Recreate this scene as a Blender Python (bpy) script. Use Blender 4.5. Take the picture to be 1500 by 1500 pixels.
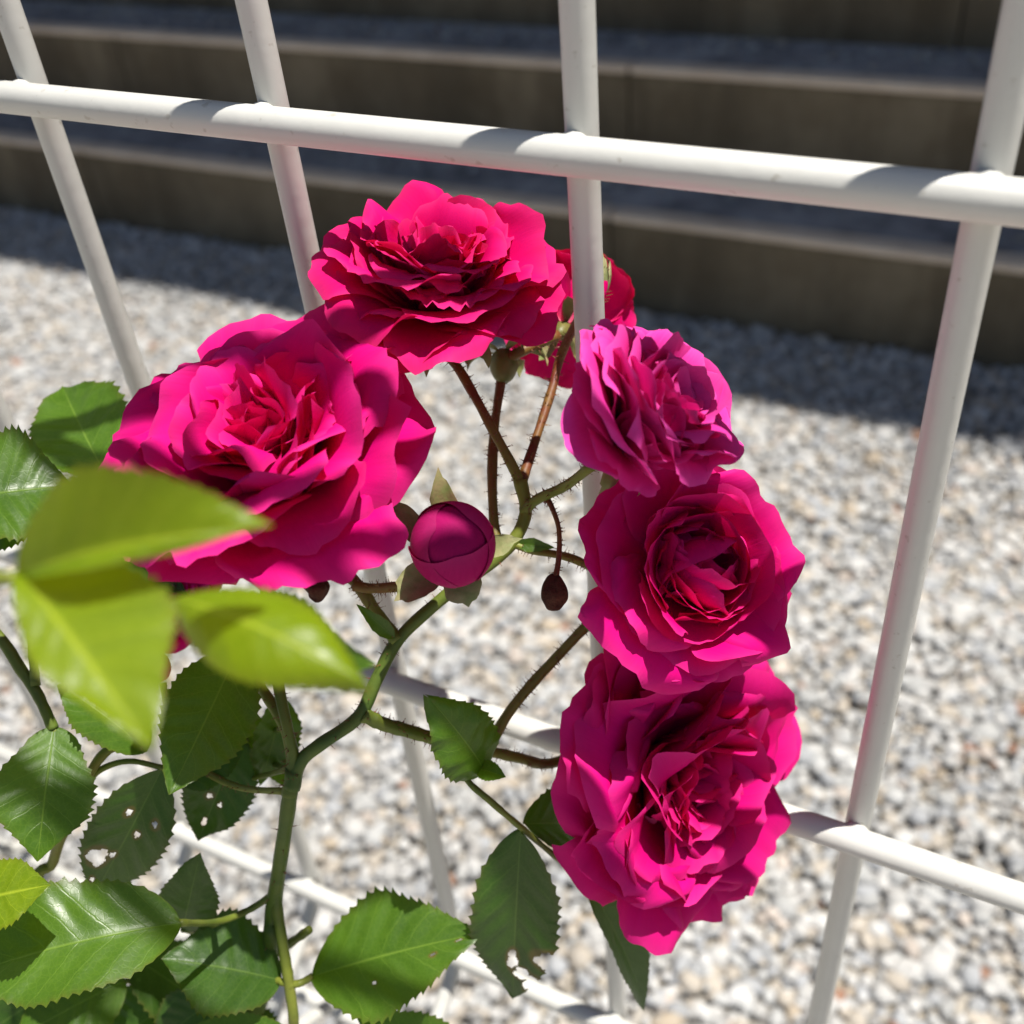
import bpy, math, random
import numpy as np

# ---------------------------------------------------------------- reset
for o in list(bpy.data.objects):
    bpy.data.objects.remove(o, do_unlink=True)
S = bpy.context.scene
COL = S.collection
rng = np.random.default_rng(11)

# ---------------------------------------------------------------- camera
U = 0.15                       # metres per layout unit (fence stands 1 unit from the lens)
G = 5.6                        # lens height over the gravel, in units
CAM = np.array([0.0, 0.0, G * U])
F = 1572.0
R3 = np.array([[0.89095855, 0.22569619, -0.39402297],
               [0.44689922, -0.58958675, 0.67280647],
               [-0.08046087, -0.77553123, -0.62616081]])   # rows: world X, Y, Z of (right, down, forward)
EX, EY, EZ = R3[:, 0], R3[:, 1], R3[:, 2]


def P(px, py, z):
    """world point seen at photo position px,py at depth z (units)"""
    return CAM + U * z * ((px - 750) / F * EX + (py - 750) / F * EY + EZ)


def LEN(pix, z):
    return pix / F * z * U


from mathutils import Matrix, Vector
cd = bpy.data.cameras.new('camera')
cam = bpy.data.objects.new('camera', cd)
COL.objects.link(cam)
cam.matrix_world = Matrix(((EX[0], -EY[0], -EZ[0], CAM[0]),
                           (EX[1], -EY[1], -EZ[1], CAM[1]),
                           (EX[2], -EY[2], -EZ[2], CAM[2]),
                           (0, 0, 0, 1)))
cd.sensor_width = 36
cd.lens = F / 1500 * 36
cd.clip_start = 0.005
cd.clip_end = 500
cd.dof.use_dof = True
cd.dof.focus_distance = 1.29 * U
cd.dof.aperture_fstop = 16.0
S.camera = cam

# ---------------------------------------------------------------- light
SUN_EL, SUN_AZ = math.radians(74), math.radians(57)
w = bpy.data.worlds.new('World')
S.world = w
w.use_nodes = True
nt = w.node_tree
bg = nt.nodes['Background']
sky = nt.nodes.new('ShaderNodeTexSky')
sky.sky_type = 'NISHITA'
sky.sun_disc = False
sky.sun_elevation = SUN_EL
sky.sun_rotation = SUN_AZ
nt.links.new(sky.outputs[0], bg.inputs[0])
bg.inputs[1].default_value = 0.05
sd = bpy.data.lights.new('sun', 'SUN')
sd.energy = 5.0
sd.angle = math.radians(0.53)
sd.color = (1.0, 0.955, 0.88)
sun = bpy.data.objects.new('sun', sd)
COL.objects.link(sun)
sv = Vector((math.sin(SUN_AZ) * math.cos(SUN_EL), math.cos(SUN_AZ) * math.cos(SUN_EL), math.sin(SUN_EL)))
sun.rotation_euler = sv.to_track_quat('Z', 'Y').to_euler()
sun.location = (2, 2, 5)
S.view_settings.view_transform = 'Standard'
S.view_settings.look = 'None'
S.view_settings.exposure = 0.52
S.view_settings.gamma = 1.0
S.render.engine = 'CYCLES'
S.cycles.max_bounces = 10
S.cycles.transmission_bounces = 8


# ---------------------------------------------------------------- material helpers
class NT:
    def __init__(s, name):
        s.m = bpy.data.materials.new(name)
        s.m.use_nodes = True
        s.t = s.m.node_tree
        s.b = s.t.nodes['Principled BSDF']
        s.out = s.t.nodes['Material Output']

    def n(s, typ, **k):
        nd = s.t.nodes.new(typ)
        for a, b in k.items():
            setattr(nd, a, b)
        return nd

    def l(s, a, b):
        s.t.links.new(a, b)

    def val(s, sock, v):
        if hasattr(v, 'is_linked') or isinstance(v, bpy.types.NodeSocket):
            s.l(v, sock)
        else:
            sock.default_value = v

    def math(s, op, a, b=None, c=None, clamp=False):
        nd = s.n('ShaderNodeMath', operation=op)
        nd.use_clamp = clamp
        s.val(nd.inputs[0], a)
        if b is not None:
            s.val(nd.inputs[1], b)
        if c is not None:
            s.val(nd.inputs[2], c)
        return nd.outputs[0]

    def mix(s, f, a, b, blend='MIX'):
        nd = s.n('ShaderNodeMix', data_type='RGBA', blend_type=blend)
        s.val(nd.inputs[0], f)
        s.val(nd.inputs[6], a)
        s.val(nd.inputs[7], b)
        return nd.outputs[2]

    def noise(s, vec, scale, detail=3, rough=0.5, dist=0.0):
        nd = s.n('ShaderNodeTexNoise')
        if vec is not None:
            s.l(vec, nd.inputs['Vector'])
        nd.inputs['Scale'].default_value = scale
        nd.inputs['Detail'].default_value = detail
        nd.inputs['Roughness'].default_value = rough
        nd.inputs['Distortion'].default_value = dist
        return nd.outputs[0]

    def ramp(s, fac, stops):
        nd = s.n('ShaderNodeValToRGB')
        s.l(fac, nd.inputs[0])
        e = nd.color_ramp.elements
        while len(e) < len(stops):
            e.new(0.5)
        for x, (p, c) in zip(e, stops):
            x.position = p
            x.color = c if len(c) == 4 else (*c, 1)
        return nd.outputs[0]

    def attr(s, name):
        return s.n('ShaderNodeAttribute', attribute_name=name)

    def coord(s, which='Object'):
        return s.n('ShaderNodeTexCoord').outputs[which]

    def bump(s, h, strength, dist):
        nd = s.n('ShaderNodeBump')
        s.l(h, nd.inputs['Height'])
        nd.inputs['Strength'].default_value = strength
        nd.inputs['Distance'].default_value = dist
        return nd.outputs[0]


def set_p(b, **k):
    for a, v in k.items():
        b.inputs[a.replace('_', ' ')].default_value = v


def translucent_mix(t, color, fac, normal=None, tint=(1, 1, 1)):
    tr = t.n('ShaderNodeBsdfTranslucent')
    t.val(tr.inputs[0], color)
    if normal is not None:
        t.l(normal, tr.inputs['Normal'])
    mx = t.n('ShaderNodeMixShader')
    mx.inputs[0].default_value = fac
    t.l(t.b.outputs[0], mx.inputs[1])
    t.l(tr.outputs[0], mx.inputs[2])
    t.l(mx.outputs[0], t.out.inputs[0])


def petal_material(name, face, deep, thru, pale):
    t = NT(name)
    uv = t.attr('puv')
    sep = t.n('ShaderNodeSeparateXYZ')
    t.l(uv.outputs['Vector'], sep.inputs[0])
    u, v = sep.outputs[0], sep.outputs[1]
    rnd = t.n('ShaderNodeObjectInfo').outputs['Random']
    co = t.coord()
    # fine veins fanning from the claw to the rim
    comb = t.n('ShaderNodeCombineXYZ')
    t.l(t.math('MULTIPLY', u, 9.0), comb.inputs[0])
    t.l(t.math('MULTIPLY', v, 1.2), comb.inputs[1])
    t.l(t.math('MULTIPLY', rnd, 50.0), comb.inputs[2])
    veins = t.noise(comb.outputs[0], 2.6, 4, 0.6, 0.3)
    soft = t.noise(co, 160, 3, 0.55)
    c = t.mix(t.ramp(veins, [(0.2, (0.35, 0.35, 0.35)), (0.8, (1, 1, 1))]), (*deep, 1), (*face, 1))
    c = t.mix(t.math('MULTIPLY', soft, 0.35), c, (*deep, 1))
    c = t.mix(t.math('MULTIPLY', rnd, 0.35), c, (*face, 1))
    rim = t.math('POWER', sep.outputs[2], 10.0)
    c = t.mix(t.math('MULTIPLY', rim, 0.16), c, (*pale, 1))
    claw = t.math('SUBTRACT', 1.0, t.math('MULTIPLY', v, 5.0), clamp=True)
    c = t.mix(t.math('MULTIPLY', claw, 0.6), c, (0.85, 0.45, 0.5, 1))
    # older petals a shade deeper, a few bruised flecks
    c = t.mix(t.math('MULTIPLY', t.math('FRACT', t.math('MULTIPLY', rnd, 17.3)), 0.38), c, (deep[0] * 0.62, deep[1], deep[2] * 0.7, 1))
    fleck = t.ramp(t.noise(co, 330, 3, 0.6), [(0.70, (0, 0, 0)), (0.78, (1, 1, 1))])
    c = t.mix(t.math('MULTIPLY', fleck, 0.35), c, (deep[0] * 0.5, 0.002, deep[2] * 0.6, 1))
    t.l(c, t.b.inputs['Base Color'])
    set_p(t.b, Roughness=0.55, Specular_IOR_Level=0.04, Sheen_Weight=0.0, Sheen_Roughness=0.4)
    t.b.inputs['Sheen Tint'].default_value = (1.0, 0.45, 0.8, 1)
    h = t.math('ADD', t.math('MULTIPLY', veins, 0.7), t.math('MULTIPLY', t.noise(co, 420, 2, 0.5), 0.5))
    nb = t.bump(h, 0.2, 0.0005)
    t.l(nb, t.b.inputs['Normal'])
    translucent_mix(t, t.mix(0.25, (*thru, 1), c), 0.23, nb)
    return t.m


PETAL = petal_material('petal_magenta', (0.84, 0.003, 0.26), (0.74, 0.001, 0.16), (0.82, 0.001, 0.06), (0.95, 0.20, 0.55))
PETAL_SKYLIT = petal_material('petal_skylit_pink', (0.86, 0.060, 0.46), (0.80, 0.022, 0.30), (0.84, 0.010, 0.18), (0.97, 0.35, 0.75))  # magenta made pinker: scattered sky light put into the petal colour
PETAL_RED = petal_material('petal_crimson', (0.84, 0.003, 0.215), (0.74, 0.001, 0.12), (0.82, 0.001, 0.04), (0.95, 0.22, 0.45))
PETAL_PALE = petal_material('petal_pale', (0.86, 0.16, 0.46), (0.82, 0.05, 0.30), (0.85, 0.02, 0.15), (0.95, 0.5, 0.75))
PETAL_BUD = petal_material('petal_bud', (0.55, 0.012, 0.16), (0.36, 0.006, 0.11), (0.35, 0.002, 0.05), (0.9, 0.15, 0.4))


def leaf_material(name, top, dark, thru, gloss, trans, veinw=30.0, veinf=0.6):
    t = NT(name)
    uv = t.attr('puv')
    sep = t.n('ShaderNodeSeparateXYZ')
    t.l(uv.outputs['Vector'], sep.inputs[0])
    u, v = sep.outputs[0], sep.outputs[1]
    au = t.math('ABSOLUTE', u)
    rnd = t.n('ShaderNodeObjectInfo').outputs['Random']
    co = t.coord()
    wob = t.math('MULTIPLY', t.math('SUBTRACT', t.noise(co, 180, 2), 0.5), 0.07)
    # lateral veins
    s = t.math('MULTIPLY', t.math('SUBTRACT', t.math('ADD', v, wob), t.math('MULTIPLY', au, 0.20)), 7.0)
    fr = t.math('ABSOLUTE', t.math('SUBTRACT', t.math('FRACT', s), 0.5))
    lat = t.math('SUBTRACT', 1.0, t.math('MULTIPLY', t.math('SUBTRACT', 0.5, fr), 22.0), clamp=True)
    mid = t.math('SUBTRACT', 1.0, t.math('MULTIPLY', au, veinw), clamp=True)
    vo = t.n('ShaderNodeTexVoronoi', feature='DISTANCE_TO_EDGE')
    t.l(co, vo.inputs['Vector'])
    vo.inputs['Scale'].default_value = 900
    net = t.math('SUBTRACT', 1.0, t.math('MULTIPLY', vo.outputs['Distance'], 9.0), clamp=True)
    vein = t.math('MAXIMUM', mid, t.math('MULTIPLY', lat, 0.38))
    blot = t.noise(co, 90, 4, 0.6)
    c = t.mix(t.ramp(blot, [(0.3, (0, 0, 0)), (0.72, (1, 1, 1))]), (*dark, 1), (*top, 1))
    c = t.mix(t.math('MULTIPLY', rnd, 0.4), c, (*top, 1))
    veincol = (min(1, top[0] * 2.2 + 0.05), min(1, top[1] * 1.8 + 0.05), top[2] * 1.5 + 0.03, 1)
    c = t.mix(t.math('MULTIPLY', vein, veinf), c, veincol)
    c = t.mix(t.math('MULTIPLY', net, 0.12), c, veincol)
    # brown scorch freckles and a thin reddish rim
    spots = t.ramp(t.noise(co, 260, 2, 0.5), [(0.74, (0, 0, 0)), (0.80, (1, 1, 1))])
    c = t.mix(t.math('MULTIPLY', spots, 0.5), c, (0.16, 0.10, 0.03, 1))
    c = t.mix(t.attr('scar').outputs['Fac'], c, (0.15, 0.085, 0.03, 1))
    rim = t.math('POWER', sep.outputs[2], 14.0)
    c = t.mix(t.math('MULTIPLY', rim, 0.35), c, (0.14, 0.06, 0.02, 1))
    t.l(c, t.b.inputs['Base Color'])
    set_p(t.b, Roughness=gloss, Specular_IOR_Level=0.5)
    t.l(t.math('ADD', t.math('MULTIPLY', t.noise(co, 55, 3), 0.34), gloss - 0.10), t.b.inputs['Roughness'])
    hh = t.math('SUBTRACT', t.math('MULTIPLY', t.noise(co, 300, 3), 0.5), t.math('ADD', t.math('MULTIPLY', vein, 0.8), t.math('MULTIPLY', net, 0.10)))
    nb = t.bump(hh, 0.30, 0.0003)
    t.l(nb, t.b.inputs['Normal'])
    translucent_mix(t, t.mix(0.3, (*thru, 1), c), trans, nb)
    return t.m


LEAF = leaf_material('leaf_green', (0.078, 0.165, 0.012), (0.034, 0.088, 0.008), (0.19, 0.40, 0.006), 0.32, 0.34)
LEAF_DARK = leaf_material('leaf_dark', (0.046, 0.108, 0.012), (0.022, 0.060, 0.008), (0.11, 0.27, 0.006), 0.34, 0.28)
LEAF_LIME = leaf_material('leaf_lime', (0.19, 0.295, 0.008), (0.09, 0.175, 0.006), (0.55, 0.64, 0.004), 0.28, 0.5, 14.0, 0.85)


def stem_material():
    t = NT('stem')
    a = t.attr('tint')
    co = t.coord()
    red = t.mix(t.noise(co, 300, 3), (0.12, 0.022, 0.012, 1), (0.19, 0.05, 0.02, 1))
    grn = t.mix(t.noise(co, 220, 3), (0.035, 0.08, 0.010, 1), (0.10, 0.155, 0.022, 1))
    lim = t.mix(t.noise(co, 220, 3), (0.15, 0.18, 0.02, 1), (0.21, 0.23, 0.035, 1))
    f = t.math('ADD', a.outputs['Fac'], t.math('MULTIPLY', t.math('SUBTRACT', t.noise(co, 240, 4), 0.5), 0.5))
    c = t.mix(t.math('MULTIPLY', f, 2.0, clamp=True), grn, lim)
    c = t.mix(t.math('SUBTRACT', t.math('MULTIPLY', f, 2.0), 1.0, clamp=True), c, red)
    t.l(c, t.b.inputs['Base Color'])
    set_p(t.b, Roughness=0.5, Specular_IOR_Level=0.35)
    t.l(t.bump(t.noise(co, 900, 3), 0.4, 0.0003), t.b.inputs['Normal'])
    return t.m


STEM = stem_material()


def plain(name, c1, c2, scale, rough, spec=0.4, bscale=None, bstr=0.3, bdist=0.0005):
    t = NT(name)
    co = t.coord()
    t.l(t.mix(t.ramp(t.noise(co, scale, 4, 0.6), [(0.35, (0, 0, 0)), (0.65, (1, 1, 1))]), (*c1, 1), (*c2, 1)), t.b.inputs['Base Color'])
    set_p(t.b, Roughness=rough, Specular_IOR_Level=spec)
    if bscale:
        t.l(t.bump(t.noise(co, bscale, 4, 0.6), bstr, bdist), t.b.inputs['Normal'])
    return t.m


BRISTLE = plain('bristle', (0.22, 0.05, 0.03), (0.16, 0.09, 0.03), 300, 0.5)
SEPAL = plain('sepal', (0.16, 0.20, 0.06), (0.26, 0.20, 0.10), 260, 0.55, 0.3, 900, 0.3)
SEPAL_PALE = plain('sepal_pale', (0.20, 0.24, 0.09), (0.36, 0.33, 0.17), 200, 0.55, 0.3, 900, 0.3)
HIP = plain('hip', (0.09, 0.13, 0.03), (0.17, 0.15, 0.04), 200, 0.45, 0.4, 800, 0.3)
WITHER = plain('withered', (0.05, 0.014, 0.010), (0.13, 0.05, 0.03), 420, 0.8, 0.2, 700, 0.9, 0.0012)
STAMEN = plain('stamen', (0.55, 0.30, 0.06), (0.25, 0.10, 0.02), 500, 0.6)


def coat_material():
    t = NT('white_coating')
    co = t.coord()
    c = t.mix(t.noise(co, 60, 3), (0.58, 0.575, 0.54, 1), (0.63, 0.625, 0.59, 1))
    dirt = t.ramp(t.noise(co, 420, 2, 0.5), [(0.67, (0, 0, 0)), (0.74, (1, 1, 1))])
    c = t.mix(t.math('MULTIPLY', dirt, 0.4), c, (0.30, 0.26, 0.2, 1))
    t.l(c, t.b.inputs['Base Color'])
    set_p(t.b, Roughness=0.38, Specular_IOR_Level=0.45)
    h = t.math('ADD', t.noise(co, 220, 2), t.math('MULTIPLY', t.noise(co, 1400, 2), 0.12))
    t.l(t.bump(h, 0.18, 0.0006), t.b.inputs['Normal'])
    return t.m


COAT = coat_material()


def stone_material():
    t = NT('gravel_stone')
    a = t.attr('stone')
    co = t.coord()
    c = t.mix(t.math('MULTIPLY', t.noise(co, 260, 4, 0.65), 0.30), a.outputs['Color'], (0.28, 0.26, 0.23, 1))
    c = t.mix(t.ramp(t.noise(co, 150, 3, 0.6), [(0.6, (0, 0, 0)), (0.72, (0.6, 0.6, 0.6))]), c, (0.47, 0.465, 0.45, 1))
    t.l(c, t.b.inputs['Base Color'])
    set_p(t.b, Roughness=0.85, Specular_IOR_Level=0.25)
    t.l(t.bump(t.noise(co, 420, 4, 0.7), 0.6, 0.0015), t.b.inputs['Normal'])
    return t.m


STONE = stone_material()


def ground_material():
    t = NT('gravel_bed')
    co = t.coord()
    vo = t.n('ShaderNodeTexVoronoi')
    t.l(co, vo.inputs['Vector'])
    vo.inputs['Scale'].default_value = 62
    bw = t.n('ShaderNodeRGBToBW')
    t.l(vo.outputs['Color'], bw.inputs[0])
    c = t.ramp(bw.outputs[0], [(0.1, (0.30, 0.27, 0.22)), (0.45, (0.42, 0.395, 0.35)), (0.9, (0.50, 0.48, 0.45))])
    c = t.mix(t.math('MULTIPLY', t.noise(co, 3, 4), 0.5), c, (0.30, 0.25, 0.19, 1))
    t.l(c, t.b.inputs['Base Color'])
    set_p(t.b, Roughness=0.9)
    t.l(t.bump(vo.outputs['Distance'], 0.9, 0.012), t.b.inputs['Normal'])
    return t.m


def concrete(name, a, b, streak, scale=9, rough=0.85):
    t = NT(name)
    co = t.coord()
    mp = t.n('ShaderNodeMapping')
    t.l(co, mp.inputs[0])
    mp.inputs['Scale'].default_value = (1, 1, 0.18)
    c = t.mix(t.ramp(t.noise(co, scale, 5, 0.65), [(0.3, (0, 0, 0)), (0.7, (1, 1, 1))]), (*a, 1), (*b, 1))
    st = t.ramp(t.noise(mp.outputs[0], 7, 5, 0.65), [(0.42, (0, 0, 0)), (0.66, (1, 1, 1))])
    c = t.mix(t.math('MULTIPLY', st, 0.6), c, (*streak, 1))
    t.l(c, t.b.inputs['Base Color'])
    set_p(t.b, Roughness=rough, Specular_IOR_Level=0.3)
    t.l(t.bump(t.noise(co, 160, 5, 0.7), 0.5, 0.003), t.b.inputs['Normal'])
    return t.m


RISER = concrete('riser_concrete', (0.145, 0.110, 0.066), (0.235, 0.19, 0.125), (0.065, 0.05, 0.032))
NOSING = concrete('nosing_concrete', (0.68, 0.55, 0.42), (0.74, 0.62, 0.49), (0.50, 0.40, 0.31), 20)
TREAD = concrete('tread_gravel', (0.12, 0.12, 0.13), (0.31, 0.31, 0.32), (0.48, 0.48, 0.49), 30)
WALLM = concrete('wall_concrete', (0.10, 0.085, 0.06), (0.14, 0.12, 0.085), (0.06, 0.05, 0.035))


# ---------------------------------------------------------------- object helpers
ORG = {}


def _link(o, parent, origin):
    COL.objects.link(o)
    origin = np.array(origin, float)
    if parent is not None:
        o.parent = parent
        o.location = origin - ORG[parent.name]
    else:
        o.location = origin
    ORG[o.name] = origin
    return o


def empty(name, loc):
    o = bpy.data.objects.new(name, None)
    o.empty_display_size = 0.02
    return _link(o, None, loc)


def tag(o, label=None, cat=None, group=None, kind=None):
    for k, v in (('label', label), ('category', cat), ('group', group), ('kind', kind)):
        if v:
            o[k] = v
    return o


def mesh(name, verts, faces, mat, parent=None, origin=None, smooth=True, attrs=None):
    verts = np.asarray(verts, float)
    if origin is None:
        origin = verts.mean(0)
    me = bpy.data.meshes.new(name)
    me.from_pydata((verts - origin).tolist(), [], [list(map(int, f)) for f in faces])
    if smooth:
        me.polygons.foreach_set('use_smooth', [True] * len(me.polygons))
    for k, (typ, data) in (attrs or {}).items():
        a = me.attributes.new(k, typ, 'POINT')
        a.data.foreach_set('vector' if typ == 'FLOAT_VECTOR' else 'color' if typ == 'FLOAT_COLOR' else 'value', np.asarray(data, float).ravel())
    me.materials.append(mat)
    me.update()
    o = bpy.data.objects.new(name, me)
    return _link(o, parent, origin)


def grid_faces(nu, nv, off=0):
    i = np.arange(nv - 1)[:, None] * nu + np.arange(nu - 1)[None, :]
    i = i.ravel() + off
    return np.stack([i, i + 1, i + nu + 1, i + nu], 1)


def unit(v):
    v = np.asarray(v, float)
    return v / np.linalg.norm(v)


def catmull(pts, per=6):
    pts = np.asarray(pts, float)
    if len(pts) < 3:
        k = np.linspace(0, 1, per + 1)[:, None]
        return pts[0] * (1 - k) + pts[-1] * k
    q = np.vstack([2 * pts[0] - pts[1], pts, 2 * pts[-1] - pts[-2]])
    out = []
    for i in range(1, len(q) - 2):
        p0, p1, p2, p3 = q[i - 1], q[i], q[i + 1], q[i + 2]
        for k in np.linspace(0, 1, per, endpoint=False):
            out.append(0.5 * (2 * p1 + (p2 - p0) * k + (2 * p0 - 5 * p1 + 4 * p2 - p3) * k * k + (3 * p1 - p0 - 3 * p2 + p3) * k ** 3))
    out.append(pts[-1])
    return np.array(out)


def tube_geo(path, rad, seg=10, cap=True):
    path = np.asarray(path, float)
    n = len(path)
    rad = np.broadcast_to(np.asarray(rad, float), (n,))
    tan = np.gradient(path, axis=0)
    tan /= np.linalg.norm(tan, axis=1)[:, None]
    ref = np.array([0.3, 0.2, 1.0]) if abs(unit(tan[0]) @ unit([0.3, 0.2, 1.0])) < 0.9 else np.array([1.0, 0, 0])
    a = unit(np.cross(tan[0], ref))
    V, ang = [], np.linspace(0, 2 * np.pi, seg, endpoint=False)
    for i in range(n):
        a = unit(a - tan[i] * (a @ tan[i]))
        b = np.cross(tan[i], a)
        V.append(path[i] + rad[i] * (np.cos(ang)[:, None] * a + np.sin(ang)[:, None] * b))
    V = np.vstack(V)
    Fc = []
    for i in range(n - 1):
        for j in range(seg):
            k = (j + 1) % seg
            Fc.append((i * seg + j, i * seg + k, (i + 1) * seg + k, (i + 1) * seg + j))
    if cap:
        Fc.append(tuple(range(seg))[::-1])
        Fc.append(tuple((n - 1) * seg + j for j in range(seg)))
    return V, Fc


def smooth_noise(x, seed, k=4):
    """cheap band-limited 1-D noise"""
    r = np.random.default_rng(seed)
    y = np.zeros_like(x)
    for i in range(1, k + 1):
        y += r.normal() / i * np.sin(x * i * 1.7 + r.uniform(0, 6.28))
    return y


# ---------------------------------------------------------------- ground, gravel
def box(name, x0, x1, y0, y1, z0, z1, mat, parent=None, origin=None, bev=0.0):
    """box with chamfered long edges"""
    V = np.array([(x, y, z) for x in (x0, x1) for y in (y0, y1) for z in (z0, z1)], float)
    Fc = [(0, 1, 3, 2), (4, 6, 7, 5), (0, 4, 5, 1), (2, 3, 7, 6), (0, 2, 6, 4), (1, 5, 7, 3)]
    o = mesh(name, V, Fc, mat, parent, origin if origin is not None else ((x0 + x1) / 2, (y0 + y1) / 2, z0), smooth=False)
    if bev:
        m = o.modifiers.new('bevel', 'BEVEL')
        m.width = bev
        m.segments = 2
    return o


YB = 9.60 * U                    # foot of the lowest step
g = mesh('ground', [(-60, -60, -0.006), (60, -60, -0.006), (60, 60, -0.006), (-60, 60, -0.006)], [(0, 1, 2, 3)], ground_material(), origin=(0, 0, -0.006), smooth=False)
tag(g, 'pale gravel bed covering the ground behind the white fence', 'ground', kind='structure')


def icosa():
    p = (1 + 5 ** 0.5) / 2
    v = np.array([(-1, p, 0), (1, p, 0), (-1, -p, 0), (1, -p, 0), (0, -1, p), (0, 1, p), (0, -1, -p), (0, 1, -p), (p, 0, -1), (p, 0, 1), (-p, 0, -1), (-p, 0, 1)], float)
    v /= np.linalg.norm(v[0])
    f = np.array([(0, 11, 5), (0, 5, 1), (0, 1, 7), (0, 7, 10), (0, 10, 11), (1, 5, 9), (5, 11, 4), (11, 10, 2), (10, 7, 6), (7, 1, 8), (3, 9, 4), (3, 4, 2), (3, 2, 6), (3, 6, 8), (3, 8, 9), (4, 9, 5), (2, 4, 11), (6, 2, 10), (8, 6, 7), (9, 8, 1)])
    return v, f


def stones(name, c, z, size, r, tone, parent=None):
    v0, f0 = icosa()
    n = len(c)
    V = v0[None] * (1 + r.uniform(-0.34, 0.22, (n, 12, 1)))
    V *= r.uniform(0.62, 1.25, (n, 1, 3)) * size[:, None, None]
    q = r.normal(size=(n, 4))
    q /= np.linalg.norm(q, axis=1)[:, None]
    a, b, cc, d = q.T
    Rm = np.stack([np.stack([1 - 2 * (cc ** 2 + d ** 2), 2 * (b * cc - a * d), 2 * (b * d + a * cc)], 1),
                   np.stack([2 * (b * cc + a * d), 1 - 2 * (b ** 2 + d ** 2), 2 * (cc * d - a * b)], 1),
                   np.stack([2 * (b * d - a * cc), 2 * (cc * d + a * b), 1 - 2 * (b ** 2 + cc ** 2)], 1)], 1)
    V = np.einsum('nij,nkj->nki', Rm, V)
    V[:, :, 2] *= 0.62
    V += np.concatenate([c, z[:, None]], 1)[:, None, :]
    pal = np.array([(0.74, 0.735, 0.72), (0.62, 0.63, 0.63), (0.52, 0.54, 0.57), (0.68, 0.61, 0.52), (0.60, 0.50, 0.38), (0.80, 0.795, 0.78), (0.44, 0.43, 0.42), (0.42, 0.22, 0.14), (0.72, 0.63, 0.56)])
    k = r.choice(len(pal), n, p=[.23, .19, .16, .115, .04, .14, .07, .005, .05])
    colr = np.clip(pal[k] * r.uniform(0.80, 1.10, (n, 1)) * tone[:, None], 0, 0.64)
    colr = np.concatenate([colr, np.ones((n, 1))], 1)
    me = bpy.data.meshes.new(name)
    nf = n * 20
    me.vertices.add(n * 12)
    me.vertices.foreach_set('co', V.reshape(-1))
    me.loops.add(nf * 3)
    idx = (f0[None] + (np.arange(n) * 12)[:, None, None]).reshape(-1)
    me.loops.foreach_set('vertex_index', idx.astype(np.int32))
    me.polygons.add(nf)
    me.polygons.foreach_set('loop_start', np.arange(0, nf * 3, 3, dtype=np.int32))
    me.update(calc_edges=True)
    at = me.attributes.new('stone', 'FLOAT_COLOR', 'POINT')
    at.data.foreach_set('color', np.repeat(colr, 12, axis=0).ravel())
    me.materials.append(STONE)
    o = bpy.data.objects.new(name, me)
    if parent is None:
        return _link(o, None, (0, 0, 0))
    me.transform(Matrix.Translation(Vector(-ORG[parent.name])))
    return _link(o, parent, ORG[parent.name])


def make_gravel():
    r = np.random.default_rng(5)
    sp = 0.0089
    gx, gy = np.meshgrid(np.arange(-2.4, 0.75, sp), np.arange(-0.35, YB - 0.002, sp))
    c = np.stack([gx.ravel(), gy.ravel()], 1) + r.uniform(-0.6, 0.6, (gx.size, 2)) * sp
    c = c[c[:, 1] < YB - 0.006]
    n = len(c)
    size = np.clip(r.lognormal(math.log(0.0064), 0.36, n), 0.0032, 0.016)
    z = r.uniform(-0.0025, 0.0035, n) + 0.004 * np.sin(c[:, 0] * 9 + 1) * np.sin(c[:, 1] * 11)
    patch = np.sin(c[:, 0] * 5.1 + 1.3 * np.sin(c[:, 1] * 4)) * np.sin(c[:, 1] * 6.3 + 0.8 * np.sin(c[:, 0] * 3))
    o = stones('gravel', c, z, size, r, 0.74 + 0.06 * patch)
    tag(o, 'loose pale crushed stones spread over the ground', 'gravel', kind='stuff')


make_gravel()


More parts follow.
